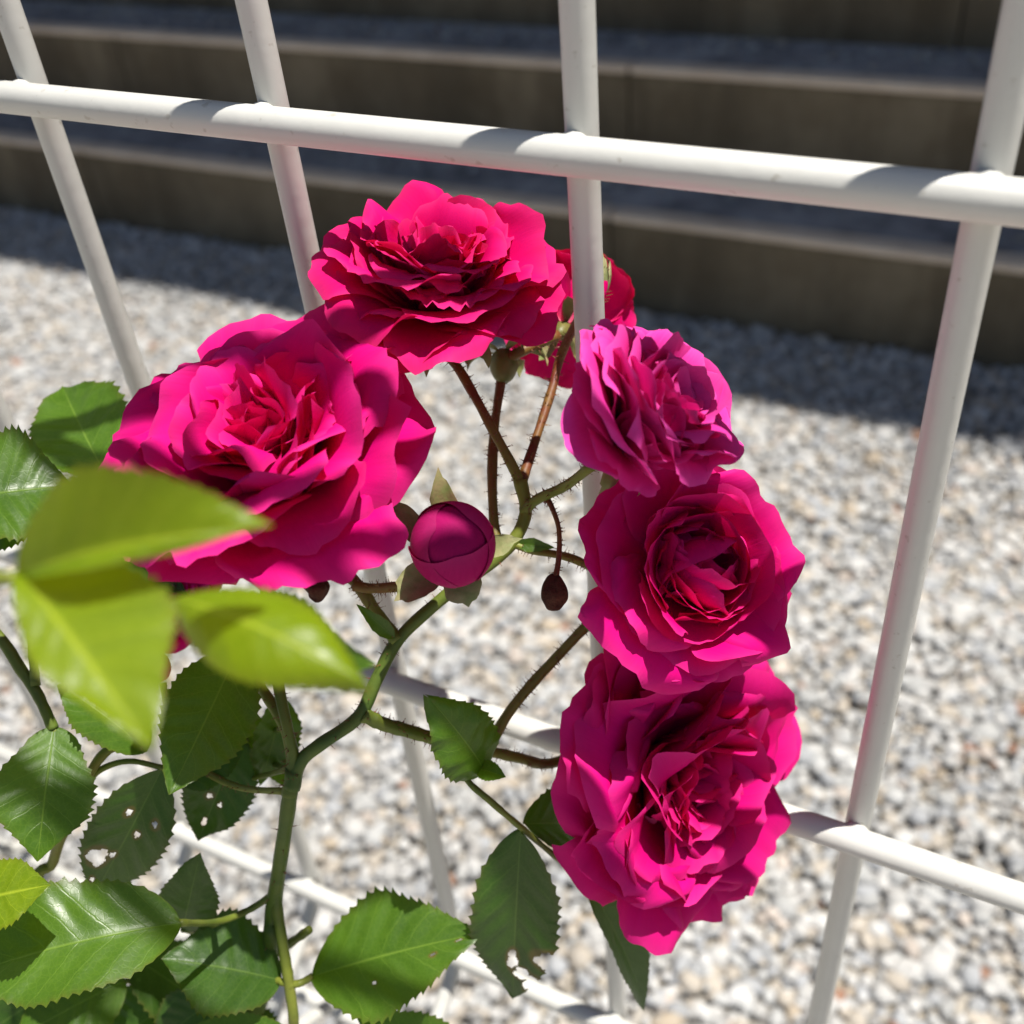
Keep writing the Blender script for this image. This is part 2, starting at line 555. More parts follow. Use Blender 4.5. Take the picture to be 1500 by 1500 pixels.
# ---------------------------------------------------------------- concrete steps
def make_steps():
    root = empty('concrete_steps', (-1.0, YB, 0))
    tag(root, 'shaded brown concrete steps with pale nosings rising beyond the gravel', 'steps')
    H, T = 1.0 * U, STEP_T * U
    lip = 0.10 * U
    x0, x1 = -4.2, 2.6
    tops = [0.15, 0.30, 0.50]
    z = 0.0
    for i, (h, joints) in enumerate(zip(STEP_H, ([-4.2, -2.9, -1.72, -0.617, 0.42, 1.5, 2.6], [-4.2, -2.6, -1.75, -0.66, 0.40, 1.45, 2.6], [-4.2, -3.0, -1.5, -0.2, 1.2, 2.6]))):
        y = YB + i * T
        zt = z + h
        for a, b in zip(joints[:-1], joints[1:]):
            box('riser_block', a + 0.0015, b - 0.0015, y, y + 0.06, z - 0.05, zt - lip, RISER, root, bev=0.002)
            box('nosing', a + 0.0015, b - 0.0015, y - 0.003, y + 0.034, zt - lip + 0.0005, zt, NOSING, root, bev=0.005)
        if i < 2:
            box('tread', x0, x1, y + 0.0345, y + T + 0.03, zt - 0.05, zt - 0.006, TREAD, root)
        z = zt - 0.006
    # crumbs of stone washed onto the treads
    r = np.random.default_rng(9)
    for i, n in ((0, 700), (1, 1500)):
        y = YB + i * T
        c = np.stack([r.uniform(-2.6, 1.2, n), y + 0.04 + (T - 0.05) * r.beta(2.2, 1.3, n)], 1)
        dense = np.sin(c[:, 0] * 7) * np.sin(c[:, 0] * 2.3 + 1) + r.uniform(-0.9, 0.9, n) > -0.2
        c = c[dense]
        m = len(c)
        q = stones('grit', c, np.full(m, sum(STEP_H[:i + 1]) - 0.006 * (i + 1) + 0.002), r.uniform(0.003, 0.009, m), r, np.full(m, 0.62), root)
        tag(q, kind='stuff')
    return z, YB + 2 * T


STEP_T = 1.27
STEP_H = (0.155, 0.165, 0.17)
ztop, ylast = make_steps()


def make_shade_wall():  # unseen wall added to throw shade over the steps and gravel edge
    y0 = ylast + 0.06
    root = empty('shade_wall', (0, y0 + 0.1, ztop))
    tag(root, 'unseen tall dark concrete wall added above the steps to cast their shade', 'wall')
    for a, b in ((-6, -3.6), (-3.6, -1.2), (-1.2, 1.2), (1.2, 3.6), (3.6, 6)):
        box('shade_wall_panel', a + 0.002, b - 0.002, y0, y0 + 0.16, -0.05, WALL_TOP, WALLM, root, bev=0.006)


WALL_TOP = 4.15
make_shade_wall()


# ---------------------------------------------------------------- fence
def make_fence():
    root = empty('wire_fence', (0.0, U, 0))
    tag(root, 'white coated wire mesh fence with round bars', 'fence')
    rv, rh = 0.0183 * U, 0.0213 * U
    yf = U
    dx = 0.4068
    xs = [(-0.066 + dx * k) * U for k in range(-9, 7)]
    rows = [0.418 - 0.985 * k for k in (3, 2, 1)] + [0.418, 1.402, 2.325]
    zz = lambda d: (G - d) * U
    x_l, x_r = xs[0] - 0.3 * U, xs[-1] + 0.3 * U
    ytri = yf - 0.24 * U
    for x in xs:
        j = rng.normal(0, 0.0006, 2)
        pts = [(x + j[0], yf + rv + rh * 0.8, zz(-3.0)), (x, yf + rv + rh * 0.8, zz(0.418)), (x, yf + rv + rh * 0.8, zz(2.30)),
               (x, yf + 0.004, zz(2.40)), (x, ytri + 0.002, zz(2.58)), (x, ytri, zz(2.66)), (x, yf - 0.002, zz(2.86)), (x, yf + 0.004, zz(2.98))]
        path = np.vstack([np.array(pts[:2]), catmull(pts[2:], 5)])
        V, Fc = tube_geo(path, rv, 16)
        mesh('vertical_wire', V, Fc, COAT, root, origin=(x, yf, zz(2.9)))
    for d, y in [(d, yf) for d in rows] + [(2.62, ytri - rh * 1.4), (2.93, yf - rh * 0.9)]:
        path = np.array([(x_l, y, zz(d)), ((x_l + x_r) / 2, y, zz(d)), (x_r, y, zz(d))])
        V, Fc = tube_geo(path, rh, 20)
        hw = mesh('horizontal_wire', V, Fc, COAT, root, origin=((x_l + x_r) / 2, y, zz(d)))
        if y == yf:
            for x in xs:      # coating that pooled in the welded joints
                th = np.linspace(0, 2 * np.pi, 16, endpoint=False)
                ring = np.linspace(0.0, np.pi, 9)
                W = np.array([(x + 1.35 * rv * math.sin(a) * math.cos(t), y + 0.62 * rh + 0.62 * rh * math.sin(a) * math.sin(t), zz(d) + 0.98 * rh * math.cos(a)) for a in ring for t in th])
                Fw = [(i * 16 + k, i * 16 + (k + 1) % 16, (i + 1) * 16 + (k + 1) % 16, (i + 1) * 16 + k) for i in range(8) for k in range(16)]
                mesh('weld', W, Fw, COAT, hw, origin=(x, y + rh, zz(d)))
    for x in (x_l - 0.02, x_r + 0.02):
        path = np.array([(x, yf + 0.01, -0.03), (x, yf + 0.01, 0.7), (x, yf + 0.01, zz(-3.1))])
        V, Fc = tube_geo(path, 0.02, 20)
        mesh('post', V, Fc, COAT, root, origin=(x, yf, 0))


make_fence()

# ---------------------------------------------------------------- rose bush
ROOT = np.array([-1.15 * U, 0.80 * U, 0.0])
bush = empty('rose_bush', ROOT)
tag(bush, 'climbing rose with magenta double blooms and green leaves growing against the white fence', 'rose bush')


def lean(p):
    return (p[0], p[1], p[2] + (min(0.24, max(0.0, p[1] - 1180) / 300 * 0.24) if p[2] > 1.1 else 0.0))


def pix(w):
    q = R3.T @ (np.asarray(w) - CAM) / U
    return (750 + F * q[0] / q[2], 750 + F * q[1] / q[2], q[2] - 0.24)


GROUND_A, GROUND_B, GROUND_C = pix(ROOT + (0, 0, -0.01)), pix(ROOT + (-0.05, 0.02, -0.01)), pix(ROOT + (-0.04, -0.03, -0.01))


def stem(name, pts, rpx, tint=(0, 0), bristles=0, parent=None, per=7, seg=10, blen=7.0, end=None):
    """pts: (px, py, z) ; rpx: radius in photo pixels at the first and last point"""
    pts = [lean(p) for p in pts]
    PW = [P(*p) for p in pts]
    if end is not None:      # grow into the base of that bloom
        PW.append(HIP_END[end])
        pts = pts + [pts[-1]]
    W = catmull(PW, per)
    n = len(W)
    zs = np.interp(np.linspace(0, 1, n), np.linspace(0, 1, len(pts)), [p[2] for p in pts])
    k = np.linspace(0, 1, n)
    r = np.interp(k, np.linspace(0, 1, len(np.atleast_1d(rpx))), np.atleast_1d(rpx)) / F * zs * U
    r = r * (1 + 0.05 * smooth_noise(k * 14, int(rng.integers(1e6))))
    if n > 12:
        r = r * (1 + 0.22 * np.exp(-(k / 0.05) ** 2) + 0.16 * np.exp(-((1 - k) / 0.05) ** 2))
    V, Fc = tube_geo(W, r, seg)
    tn = np.interp(k, np.linspace(0, 1, len(tint)), tint)
    o = mesh(name, V, Fc, STEM, parent or bush, origin=W[0], attrs={'tint': ('FLOAT', np.repeat(tn, seg))})
    if bristles:
        bv, bf = [], []
        seglen = np.linalg.norm(np.diff(W, axis=0), axis=1)
        tot = seglen.sum()
        cnt = int(bristles * tot / LEN(100, np.mean(zs)))
        cum = np.r_[0, np.cumsum(seglen)]
        for s in rng.uniform(0.02, 0.98, cnt) * tot:
            i = min(np.searchsorted(cum, s) - 1, n - 2)
            f = (s - cum[i]) / seglen[i]
            c = W[i] * (1 - f) + W[i + 1] * f
            t = unit(W[i + 1] - W[i])
            d = rng.normal(size=3)
            d = unit(d - t * (d @ t))
            rr = r[i]
            L = LEN(blen, zs[i]) * rng.uniform(0.5, 1.25)
            tip = c + d * (rr + L) + t * L * rng.uniform(-0.35, 0.35)
            e = np.cross(t, d)
            bw = LEN(1.15, zs[i])
            b0 = len(bv)
            base = c + d * rr * 0.9
            bv += [base + e * bw, base - 0.5 * e * bw + 0.86 * t * bw, base - 0.5 * e * bw - 0.86 * t * bw, tip, ]
            g1 = tip
            gs = bw * 0.95      # the gland at the tip
            bv += [g1 + e * gs, g1 - e * gs, g1 + t * gs, g1 - t * gs, g1 + d * gs]
            bf += [(b0, b0 + 1, b0 + 3), (b0 + 1, b0 + 2, b0 + 3), (b0 + 2, b0, b0 + 3),
                   (b0 + 4, b0 + 6, b0 + 8), (b0 + 6, b0 + 5, b0 + 8), (b0 + 5, b0 + 7, b0 + 8), (b0 + 7, b0 + 4, b0 + 8), (b0 + 4, b0 + 7, b0 + 5, b0 + 6)]
        q = mesh('bristles', bv, bf, BRISTLE, o, origin=W[0], smooth=False)
        tag(q, kind='stuff')
    return o


# ------------------------------------------------ petals and blooms
def petal_geo(phi, L, W, th0, th1, cup, r0, z0, ruffle, tipcurl, tip, roll, seed, nu=21, nv=21, twist=0.0, off=(0, 0), wrk=0.0035, frill=0.011, skew=None):
    r = np.random.default_rng(seed)
    v = np.linspace(0, 1, nv)
    u = np.linspace(-1, 1, nu)
    UU, VV = np.meshgrid(u, v)
    tc = 0.24 + r.uniform(-0.03, 0.04)
    edge = 1 - tc * np.abs(UU) ** 2.6 + (0.026 * smooth_noise(u * 2.4, seed + 1, 4) + 0.006 * smooth_noise(u * 9.0, seed + 5, 4))[None, :] + tip * np.exp(-(UU / 0.16) ** 2)
    Ve = VV * (1 - VV ** 1.5 + edge * VV ** 1.5)
    # spine
    m = 60
    s = np.linspace(0, 1.15, m)
    th = np.radians(th0 + (th1 - th0) * np.clip(s, 0, 1.1) ** 1.15 + tipcurl * np.clip((s - 0.68) / 0.32, 0, 1.3) ** 2)
    ds = s[1] - s[0]
    rad = r0 + L * np.r_[0, np.cumsum(0.5 * (np.sin(th[1:]) + np.sin(th[:-1])) * ds)]
    zz = z0 + L * np.r_[0, np.cumsum(0.5 * (np.cos(th[1:]) + np.cos(th[:-1])) * ds)]
    RA = np.interp(Ve, s, rad)
    ZA = np.interp(Ve, s, zz)
    TH = np.interp(Ve, s, th)
    w = W * (0.16 + 0.84 * np.sin(np.clip(VV / 0.66, 0, 1) * np.pi / 2) ** 0.9) * np.sqrt(np.clip(1 - (np.clip(VV - 0.66, 0, 1) / 0.34 * 0.37) ** 2, 0, 1))
    w = w * (1 + 0.05 * smooth_noise(VV * 4 + UU, seed + 2, 3))
    cupv = cup * (0.35 + 0.65 * np.clip(VV * 1.4, 0, 1))
    cupv = np.where(np.abs(cupv) < 0.03, 0.03, cupv)
    a = UU * cupv
    lat = w / cupv * np.sin(a)
    inn = w / cupv * (1 - np.cos(a))
    # normal offset: ruffles, rolled rim, crease
    amp = ruffle * L * VV ** 1.8
    p1, p2, p3 = r.uniform(0, 6.28, 3)
    nz = amp * (1.25 * np.sin(UU * 2.6 + p1 + VV * 1.2) + 0.5 * np.sin(UU * 5.5 + p2 - 2 * VV) * np.abs(UU) + 0.7 * np.sin(VV * 4 + p3) * UU)
    nz += r.uniform(-0.04, 0.08) * W * np.abs(UU) ** 1.6 * np.sin(np.pi * np.clip(VV, 0, 1)) * 0.8          # lengthwise crease
    rimw = np.clip((np.maximum(np.abs(UU), VV) - 0.62) / 0.38, 0, 1) ** 1.5 * np.clip(VV * 1.6 - 0.3, 0, 1)
    nz += frill * L * rimw * (smooth_noise(UU * 5.5 + VV * 2.0, seed + 11, 3) + 0.5 * smooth_noise(UU * 12.0 - VV * 3.0, seed + 12, 3))
    roll = roll * (1 + 0.7 * smooth_noise(UU * 2.0, seed + 13, 2))
    nz -= roll * L * np.clip((np.maximum(np.abs(UU) ** 1.4 * 0.96, VV) - 0.72) / 0.28, 0, 1) ** 2 * (0.4 + 0.6 * VV)
    wr = np.zeros_like(UU)
    for _ in range(5):
        ka, kb, pp = r.uniform(-7, 7), r.uniform(-6, 6), r.uniform(0, 6.28)
        wr += np.sin(UU * ka + VV * kb + pp)
    nz += wrk * L * wr * VV
    nz += 0.018 * L * np.exp(-(UU / 0.09) ** 2) * np.sin(np.pi * VV) * r.uniform(-1, 0.6)
    inn = inn + nz
    px = RA - np.cos(TH) * inn
    pz = ZA + np.sin(TH) * inn
    lat = lat + (r.normal(0, 0.07) if skew is None else skew) * L * VV ** 2
    lat = lat + twist * L * VV ** 2 * pz / max(L, 1e-6) * 0.3
    x = px * math.cos(phi) - lat * math.sin(phi) + off[0]
    y = px * math.sin(phi) + lat * math.cos(phi) + off[1]
    V = np.stack([x, y, pz], -1).reshape(-1, 3)
    rim = np.maximum(np.abs(UU) * (VV > 0.25), VV)
    uvw = np.stack([UU, VV, rim], -1).reshape(-1, 3)
    return V, grid_faces(nu, nv), uvw


def frame(axis_cam):
    """world frame whose z is the bloom axis; x is image-right as far as possible, y image-up"""
    a = unit(axis_cam[0] * EX + axis_cam[1] * EY + axis_cam[2] * EZ)
    up = -EY
    x = EX - a * (EX @ a)
    if np.linalg.norm(x) < 0.2:
        y = unit(up - a * (up @ a))
        x = np.cross(y, a)
    else:
        x = unit(x)
        y = np.cross(a, x)
    return np.stack([x, y, a], 1)


# ring: count, length, half width, th0, th1, cup, tipcurl, ruffle, roll, phi jitter
RINGS_OPEN = [
    (6, 1.00, 0.58, 58, 92, 0.45, 12, 0.050, 0.07),
    (6, 0.94, 0.55, 46, 76, 0.60, 16, 0.055, 0.07),
    (7, 0.86, 0.48, 36, 60, 0.75, 14, 0.060, 0.06),
    (7, 0.77, 0.42, 25, 46, 0.85, 12, 0.065, 0.05),
    (8, 0.67, 0.35, 14, 34, 0.95, 8, 0.070, 0.04),
    (8, 0.57, 0.29, 6, 20, 1.1, 4, 0.075, 0.03),
    (8, 0.50, 0.24, -2, 8, 1.2, 0, 0.080, 0.02),
    (6, 0.43, 0.19, -10, -4, 1.2, -10, 0.090, 0.0),
]
RINGS_FULL = [      # crowded, ruffled double bloom
    (7, 1.00, 0.50, 60, 90, 0.45, 12, 0.060, 0.08),
    (8, 0.95, 0.47, 50, 76, 0.55, 14, 0.065, 0.08),
    (9, 0.87, 0.42, 40, 62, 0.70, 14, 0.070, 0.07),
    (9, 0.79, 0.37, 29, 49, 0.80, 12, 0.075, 0.06),
    (10, 0.70, 0.31, 18, 37, 0.90, 10, 0.080, 0.05),
    (10, 0.61, 0.26, 9, 24, 1.00, 6, 0.085, 0.04),
    (10, 0.53, 0.21, 0, 10, 1.10, 2, 0.090, 0.03),
    (8, 0.46, 0.17, -10, -4, 1.20, -8, 0.100, 0.01),
]
RINGS_CUP = [      # flat skirt, deep bowl of incurved petals
    (5, 1.00, 0.60, 66, 84, 0.35, 14, 0.050, 0.07),
    (6, 0.95, 0.58, 52, 70, 0.55, 18, 0.050, 0.07),
    (5, 0.88, 0.60, 46, 40, 0.95, 6, 0.040, 0.05),
    (5, 0.80, 0.58, 44, 18, 1.10, -6, 0.035, 0.03),
    (5, 0.74, 0.52, 42, 0, 1.20, -14, 0.035, 0.02),
    (5, 0.72, 0.50, 44, -22, 1.25, -20, 0.035, 0.0),
    (4, 0.68, 0.48, 42, -38, 1.30, -25, 0.03, 0.0),
    (3, 0.64, 0.46, 40, -52, 1.35, -25, 0.025, 0.0),
]
RINGS_SIDE = [      # half open goblet
    (5, 1.00, 0.60, 46, 72, 0.60, 16, 0.055, 0.08),
    (6, 0.96, 0.56, 38, 58, 0.70, 16, 0.055, 0.07),
    (6, 0.90, 0.50, 30, 46, 0.80, 14, 0.060, 0.06),
    (7, 0.84, 0.42, 22, 36, 0.90, 12, 0.065, 0.05),
    (7, 0.78, 0.35, 14, 28, 0.95, 10, 0.070, 0.04),
    (8, 0.72, 0.29, 8, 20, 1.1, 8, 0.08, 0.03),
    (8, 0.66, 0.24, 0, 10, 1.2, 4, 0.09, 0.02),
]


HIP_END = []


def bloom(pos, axis, Rp, label, rings=RINGS_OPEN, mat=None, seed=1, extra=(), drop=(), scale=1.0, squash=1.0, spread=1.0, hip=True, thshift=0, res=(19, 21), core=True):
    """pos: (px, py, z) of the flower base; Rp: outer petal length in photo pixels; extra: hand-placed petals
    (angle deg in image, len, halfwidth, th0, th1, cup, tipcurl, ruffle, roll, tip)"""
    c = P(*pos)
    Rr = LEN(Rp, pos[2])
    M = frame(axis)
    r = np.random.default_rng(seed)
    mat = mat or PETAL
    # receptacle with its green hip
    hv, hf = tube_geo(np.array([(0, 0, -0.34), (0, 0, -0.30), (0, 0, -0.22), (0, 0, -0.12), (0, 0, -0.03), (0, 0, 0.02)]), np.array([0.035, 0.075, 0.115, 0.125, 0.10, 0.055]), 14)
    HIP_END.append(c + M @ np.array([0, 0, -0.33]) * Rr)
    b = mesh('rose_bloom', c + (hv * Rr) @ M.T, hf, HIP, bush, origin=c)
    tag(b, label)
    def add(a, name='petal', m=mat):
        V, Fc, uvw = a
        V = V * np.array([1, 1, squash])
        mesh(name, c + (V * Rr) @ M.T, Fc, m, b, origin=c, attrs={'puv': ('FLOAT_VECTOR', uvw)})
    k = seed * 1000
    for i, (n, L, W, t0, t1, cup, tcl, ruf, roll) in enumerate(rings):
        ph0 = r.uniform(0, 6.28)
        for j in range(n):
            k += 7
            phi = ph0 + 2 * np.pi * (j + r.uniform(-0.28, 0.28)) / n
            if any(i == d[0] and abs((math.degrees(phi) - d[1] + 180) % 360 - 180) < d[2] for d in drop):
                continue
            jl = r.uniform(0.86, 1.10)
            inner = i / max(1, len(rings) - 1)
            o = r.normal(0, 0.035 * inner, 2)
            add(petal_geo(phi, L * jl, W * r.uniform(0.85, 1.2), t0 + thshift + r.normal(0, 5 + 5 * inner), t1 + thshift + r.normal(0, 7 + 8 * inner), cup * r.uniform(0.6, 1.3), 0.05 + 0.005 * i, 0.0 + 0.012 * i,
                          ruf * r.uniform(0.6, 1.5), tcl * r.uniform(0, 1.6), r.choice([0, 0, 0.03, -0.04, 0.0]), roll * r.uniform(0, 1.8), k, res[0], res[1], r.normal(0, 0.25), o))
    if core:      # crumpled petaloids in the heart
        for j in range(10):
            k += 7
            add(petal_geo(r.uniform(0, 6.28), r.uniform(0.26, 0.42), r.uniform(0.10, 0.17), r.normal(0, 16), r.normal(-5, 25), r.uniform(0.6, 1.5), 0.02, 0.08, 0.10, r.normal(0, 30), r.choice([0, 0.08, -0.08]), 0.03, k, 13, 15, r.normal(0, 0.5), r.normal(0, 0.11, 2)), 'petal', PETAL_PALE if j in (2, 5, 8) else mat)
    for (ang, L, W, t0, t1, cup, tcl, ruf, roll, tip) in extra:
        k += 7
        add(petal_geo(math.radians(ang), L, W, t0, t1, cup, 0.05, 0.0, ruf, tcl, tip, roll, k, 23, 23))
    if hip:
        for j in range(5):
            k += 7
            ph = 2 * np.pi * (j + 0.3 * r.uniform()) / 5 + seed
            add(petal_geo(ph, r.uniform(0.36, 0.48), 0.085, 100, 135 + r.normal(0, 12), 0.5, 0.07, -0.02, 0.02, 20, 0.25, 0, k, 7, 11), 'sepal', SEPAL)
    return b, c, M, Rr


# rose on top, pushed through the fence between two bars
bloom((642, 462, 1.36), (0.04, -0.72, -0.69), 178, 'open magenta rose held highest, between two upright bars', seed=3, thshift=-6, squash=1.15, mat=PETAL_RED, rings=RINGS_FULL,
      extra=((248, 0.92, 0.46, 64, 92, 0.5, 14, 0.05, 0.06, 0.0), (282, 0.98, 0.50, 62, 90, 0.5, 16, 0.05, 0.07, 0.0), (318, 0.95, 0.44, 58, 84, 0.5, 14, 0.05, 0.06, 0.0), (215, 0.9, 0.44, 56, 80, 0.5, 12, 0.05, 0.06, 0.0)))
# big rose on the left, behind the lime leaves
bloom((424, 706, 1.30), (-0.24, -0.58, -0.78), 256, 'largest magenta rose, half hidden by the lime leaves', seed=6, rings=RINGS_FULL)
# magenta rose turned to the right, sky light tinted into its petals
bloom((908, 650, 1.22), (0.62, -0.50, -0.60), 182, 'magenta rose tinted pinker for sky light, turned sideways above the cupped rose', seed=8, mat=PETAL_SKYLIT, rings=RINGS_SIDE, drop=((0, -60, 50), (1, -70, 35)),
      extra=((172, 0.74, 0.44, 55, 78, 0.5, 10, 0.03, 0.05, 0.05), (215, 0.66, 0.42, 70, 100, 0.4, 15, 0.04, 0.06, 0.04), (255, 0.7, 0.4, 64, 80, 0.4, 5, 0.03, 0.04, 0.0)))
# cupped rose facing the lens
bloom((992, 838, 1.34), (0.30, -0.16, -0.93), 170, 'cupped magenta rose with a rounded heart, middle of the stacked three', seed=12, rings=RINGS_CUP, core=False)
# lowest rose, loose and wide
bloom((942, 1110, 1.56), (0.60, 0.14, -0.79), 234, 'wide loose magenta rose hanging lowest, below the cupped rose', seed=21, rings=RINGS_FULL,
      extra=((108, 1.0, 0.5, 60, 82, 0.4, 6, 0.05, 0.05, 0.0), (132, 1.0, 0.45, 60, 84, 0.4, 6, 0.05, 0.05, 0.0), (75, 0.95, 0.5, 58, 80, 0.4, 6, 0.05, 0.06, 0.0), (118, 1.12, 0.42, 62, 80, 0.4, 4, 0.05, 0.05, 0.0), (250, 1.08, 0.42, 56, 78, 0.5, 8, 0.05, 0.05, 0.02), (285, 1.08, 0.42, 54, 76, 0.5, 8, 0.05, 0.05, 0.02)))
# rose behind the fence bar
bloom((828, 480, 1.50), (0.30, -0.42, 0.86), 112, 'crimson rose seen from behind, crossed by an upright bar', seed=31, mat=PETAL_RED, rings=RINGS_FULL[:6], core=False)
# hidden small ones
bloom((262, 886, 1.55), (-0.2, -0.4, -0.85), 78, 'small magenta rose mostly hidden behind the blurred lime leaves', seed=41, rings=RINGS_OPEN[:6], core=False, res=(9, 11))
bloom((-45, 850, 1.45), (-0.2, -0.3, -0.9), 60, 'small magenta rose cut by the picture edge beside dark leaves', seed=43, rings=RINGS_OPEN[:6], core=False, res=(9, 11))

# ------------------------------------------------ stems
stem('cane', [GROUND_A, (330, 1780, 2.2), (388, 1440, 1.44), (400, 1335, 1.42), (416, 1225, 1.40), (430, 1128, 1.38)], (17, 14, 11.5, 11), (0.0, 0.1, 0.05), 6)
stem('stem', [(427, 1155, 1.385), (440, 1116, 1.38), (470, 1090, 1.37), (525, 1050, 1.37), (552, 995, 1.37), (585, 935, 1.37), (650, 875, 1.37), (705, 835, 1.37), (748, 798, 1.37), (770, 752, 1.37), (762, 703, 1.37)], (10.5, 10, 10, 9.5, 10, 9), (0.0, 0.05, 0.1, 0.3, 0.5), 9)
stem('flower_stalk', [(762, 706, 1.37), (745, 672, 1.37), (722, 630, 1.37), (695, 580, 1.375), (668, 535, 1.385)], (8, 7, 7.5), (0.55, 0.9, 0.95), 40, end=0)
stem('flower_stalk', [(764, 706, 1.37), (786, 640, 1.40), (808, 572, 1.44), (822, 520, 1.45), (850, 460, 1.40), (863, 438, 1.385)], (7, 6.5, 6), (0.9, 0.95), 34)
stem('flower_stalk', [(732, 808, 1.38), (724, 770, 1.39), (721, 700, 1.41), (724, 630, 1.44), (733, 565, 1.46), (737, 540, 1.46), (750, 522, 1.45)], (8, 7, 7.5), (0.7, 0.85, 0.85), 28, end=5)
stem('flower_stalk', [(768, 748, 1.37), (788, 731, 1.35), (828, 712, 1.31)], (8, 7), (0.3, 0.5), 34, end=2)
stem('flower_stalk', [(748, 796, 1.37), (780, 806, 1.37), (838, 818, 1.39), (900, 846, 1.42)], (6, 6.5), (0.5, 0.8), 24, end=3)
stem('flower_stalk', [(582, 938, 1.37), (557, 907, 1.37), (535, 872, 1.36), (518, 850, 1.37), (482, 815, 1.37)], (11, 9, 9), (0.3, 0.8, 0.7), 40, end=1)
stem('flower_stalk', [(520, 858, 1.35), (545, 862, 1.34), (590, 858, 1.31), (640, 846, 1.27), (662, 835, 1.24)], (8, 7), (0.8, 0.7), 40)
stem('flower_stalk', [(532, 1046, 1.37), (560, 1060, 1.38), (595, 1070, 1.40), (660, 1088, 1.43), (716, 1097, 1.45)], (11, 9), (0.25, 0.45), 34)
stem('flower_stalk', [(716, 1097, 1.45), (740, 1052, 1.45), (772, 1010, 1.45), (820, 958, 1.45), (862, 915, 1.44), (905, 888, 1.43)], (8, 7.5, 7), (0.65, 0.8), 30, end=3)
stem('flower_stalk', [(714, 1100, 1.45), (760, 1110, 1.48), (808, 1118, 1.54)], (8, 7.5), (0.6, 0.6), 30, end=4)
stem('leaf_stalk', [(690, 1100, 1.44), (682, 1138, 1.42), (720, 1175, 1.42), (762, 1211, 1.42), (802, 1245, 1.44), (858, 1292, 1.47)], (5, 5, 4), (0.3, 0.5), 0)
stem('stem', [(424, 1165, 1.39), (428, 1120, 1.385), (418, 1065, 1.40), (385, 1010, 1.42), (360, 960, 1.44), (330, 910, 1.50), (295, 900, 1.57)], (10, 8, 6), (0.15, 0.5, 0.6), 16, end=6)
stem('stem', [(424, 1165, 1.39), (430, 1115, 1.38), (422, 1070, 1.37), (410, 1015, 1.38), (398, 930, 1.40), (388, 850, 1.43), (396, 800, 1.44), (410, 740, 1.42)], (9, 7), (0.15, 0.4), 16)
stem('leaf_stalk', [(388, 860, 1.41), (405, 846, 1.40), (430, 846, 1.39), (446, 853, 1.39)], (4, 3), (0.8, 1.0), 0)
stem('stem', [(405, 1290, 1.42), (407, 1335, 1.40), (417, 1400, 1.36), (424, 1445, 1.33), (430, 1510, 1.33), (415, 1575, 1.48), (368, 1615, 1.80)], (8, 8, 7), (0.1, 0.45, 0.5), 0)
stem('leaf_stalk', [(392, 1405, 1.43), (420, 1385, 1.42), (453, 1362, 1.40)], (8, 6), (0.2, 0.35), 0)
stem('stem', [(-60, 880, 1.45), (0, 935, 1.43), (30, 980, 1.42), (52, 1012, 1.41), (66, 1040, 1.40), (78, 1068, 1.40)], (9, 8), (0.35, 0.1), 0)
stem('stem', [(46, 905, 1.44), (48, 945, 1.42), (52, 1005, 1.41)], (6, 7), (0.4, 0.2), 8)
stem('stem', [GROUND_B, (170, 1650, 2.0), (62, 1340, 1.46), (78, 1262, 1.45), (98, 1205, 1.44), (124, 1146, 1.42), (160, 1098, 1.41), (210, 1098, 1.41)], (13, 9, 8, 7, 6), (0.1, 0.6, 0.6), 0)
stem('leaf_stalk', [(122, 1150, 1.42), (150, 1126, 1.42), (190, 1115, 1.42), (240, 1125, 1.42)], (5, 4), (0.5, 0.3), 0)
stem('stem', [(120, 1155, 1.42), (98, 1120, 1.41), (78, 1066, 1.40)], (6, 6), (0.4, 0.3), 0)
stem('stem', [GROUND_C, (-250, 1500, 1.3), (-160, 950, 0.76), (-60, 860, 0.68), (25, 846, 0.66)], (14, 14, 14, 12), (0.3, 0.5), 0)
stem('leaf_stalk', [(25, 846, 0.66), (120, 860, 0.70), (200, 880, 0.72), (262, 893, 0.71)], (9, 7), (0.3, 0.35), 0)
stem('leaf_stalk', [(-130, 930, 0.80), (-120, 800, 1.0), (-60, 735, 1.22), (0, 742, 1.25)], (6, 6), (0.3, 0.3), 0)
stem('leaf_stalk', [(-60, 735, 1.22), (60, 735, 1.40), (158, 703, 1.48)], (5, 5), (0.3, 0.3), 0)
stem('flower_stalk', [(-60, 880, 1.45), (-56, 872, 1.46)], (6, 6), (0.5, 0.5), 0, end=7)
stem('flower_stalk', [(424, 1160, 1.39), (340, 1150, 1.47), (262, 1100, 1.50), (245, 1040, 1.5), (238, 1000, 1.5)], (5, 5), (0.5, 0.6), 10)
stem('leaf_stalk', [(412, 1300, 1.42), (370, 1330, 1.40), (320, 1350, 1.34), (264, 1352, 1.24)], (5, 5), (0.2, 0.3), 0)
stem('leaf_stalk', [(424, 1442, 1.33), (440, 1440, 1.34), (458, 1430, 1.35)], (6, 5), (0.5, 0.5), 0)
stem('leaf_stalk', [(424, 1442, 1.33), (412, 1438, 1.34), (404, 1436, 1.35)], (6, 5), (0.5, 0.5), 0)


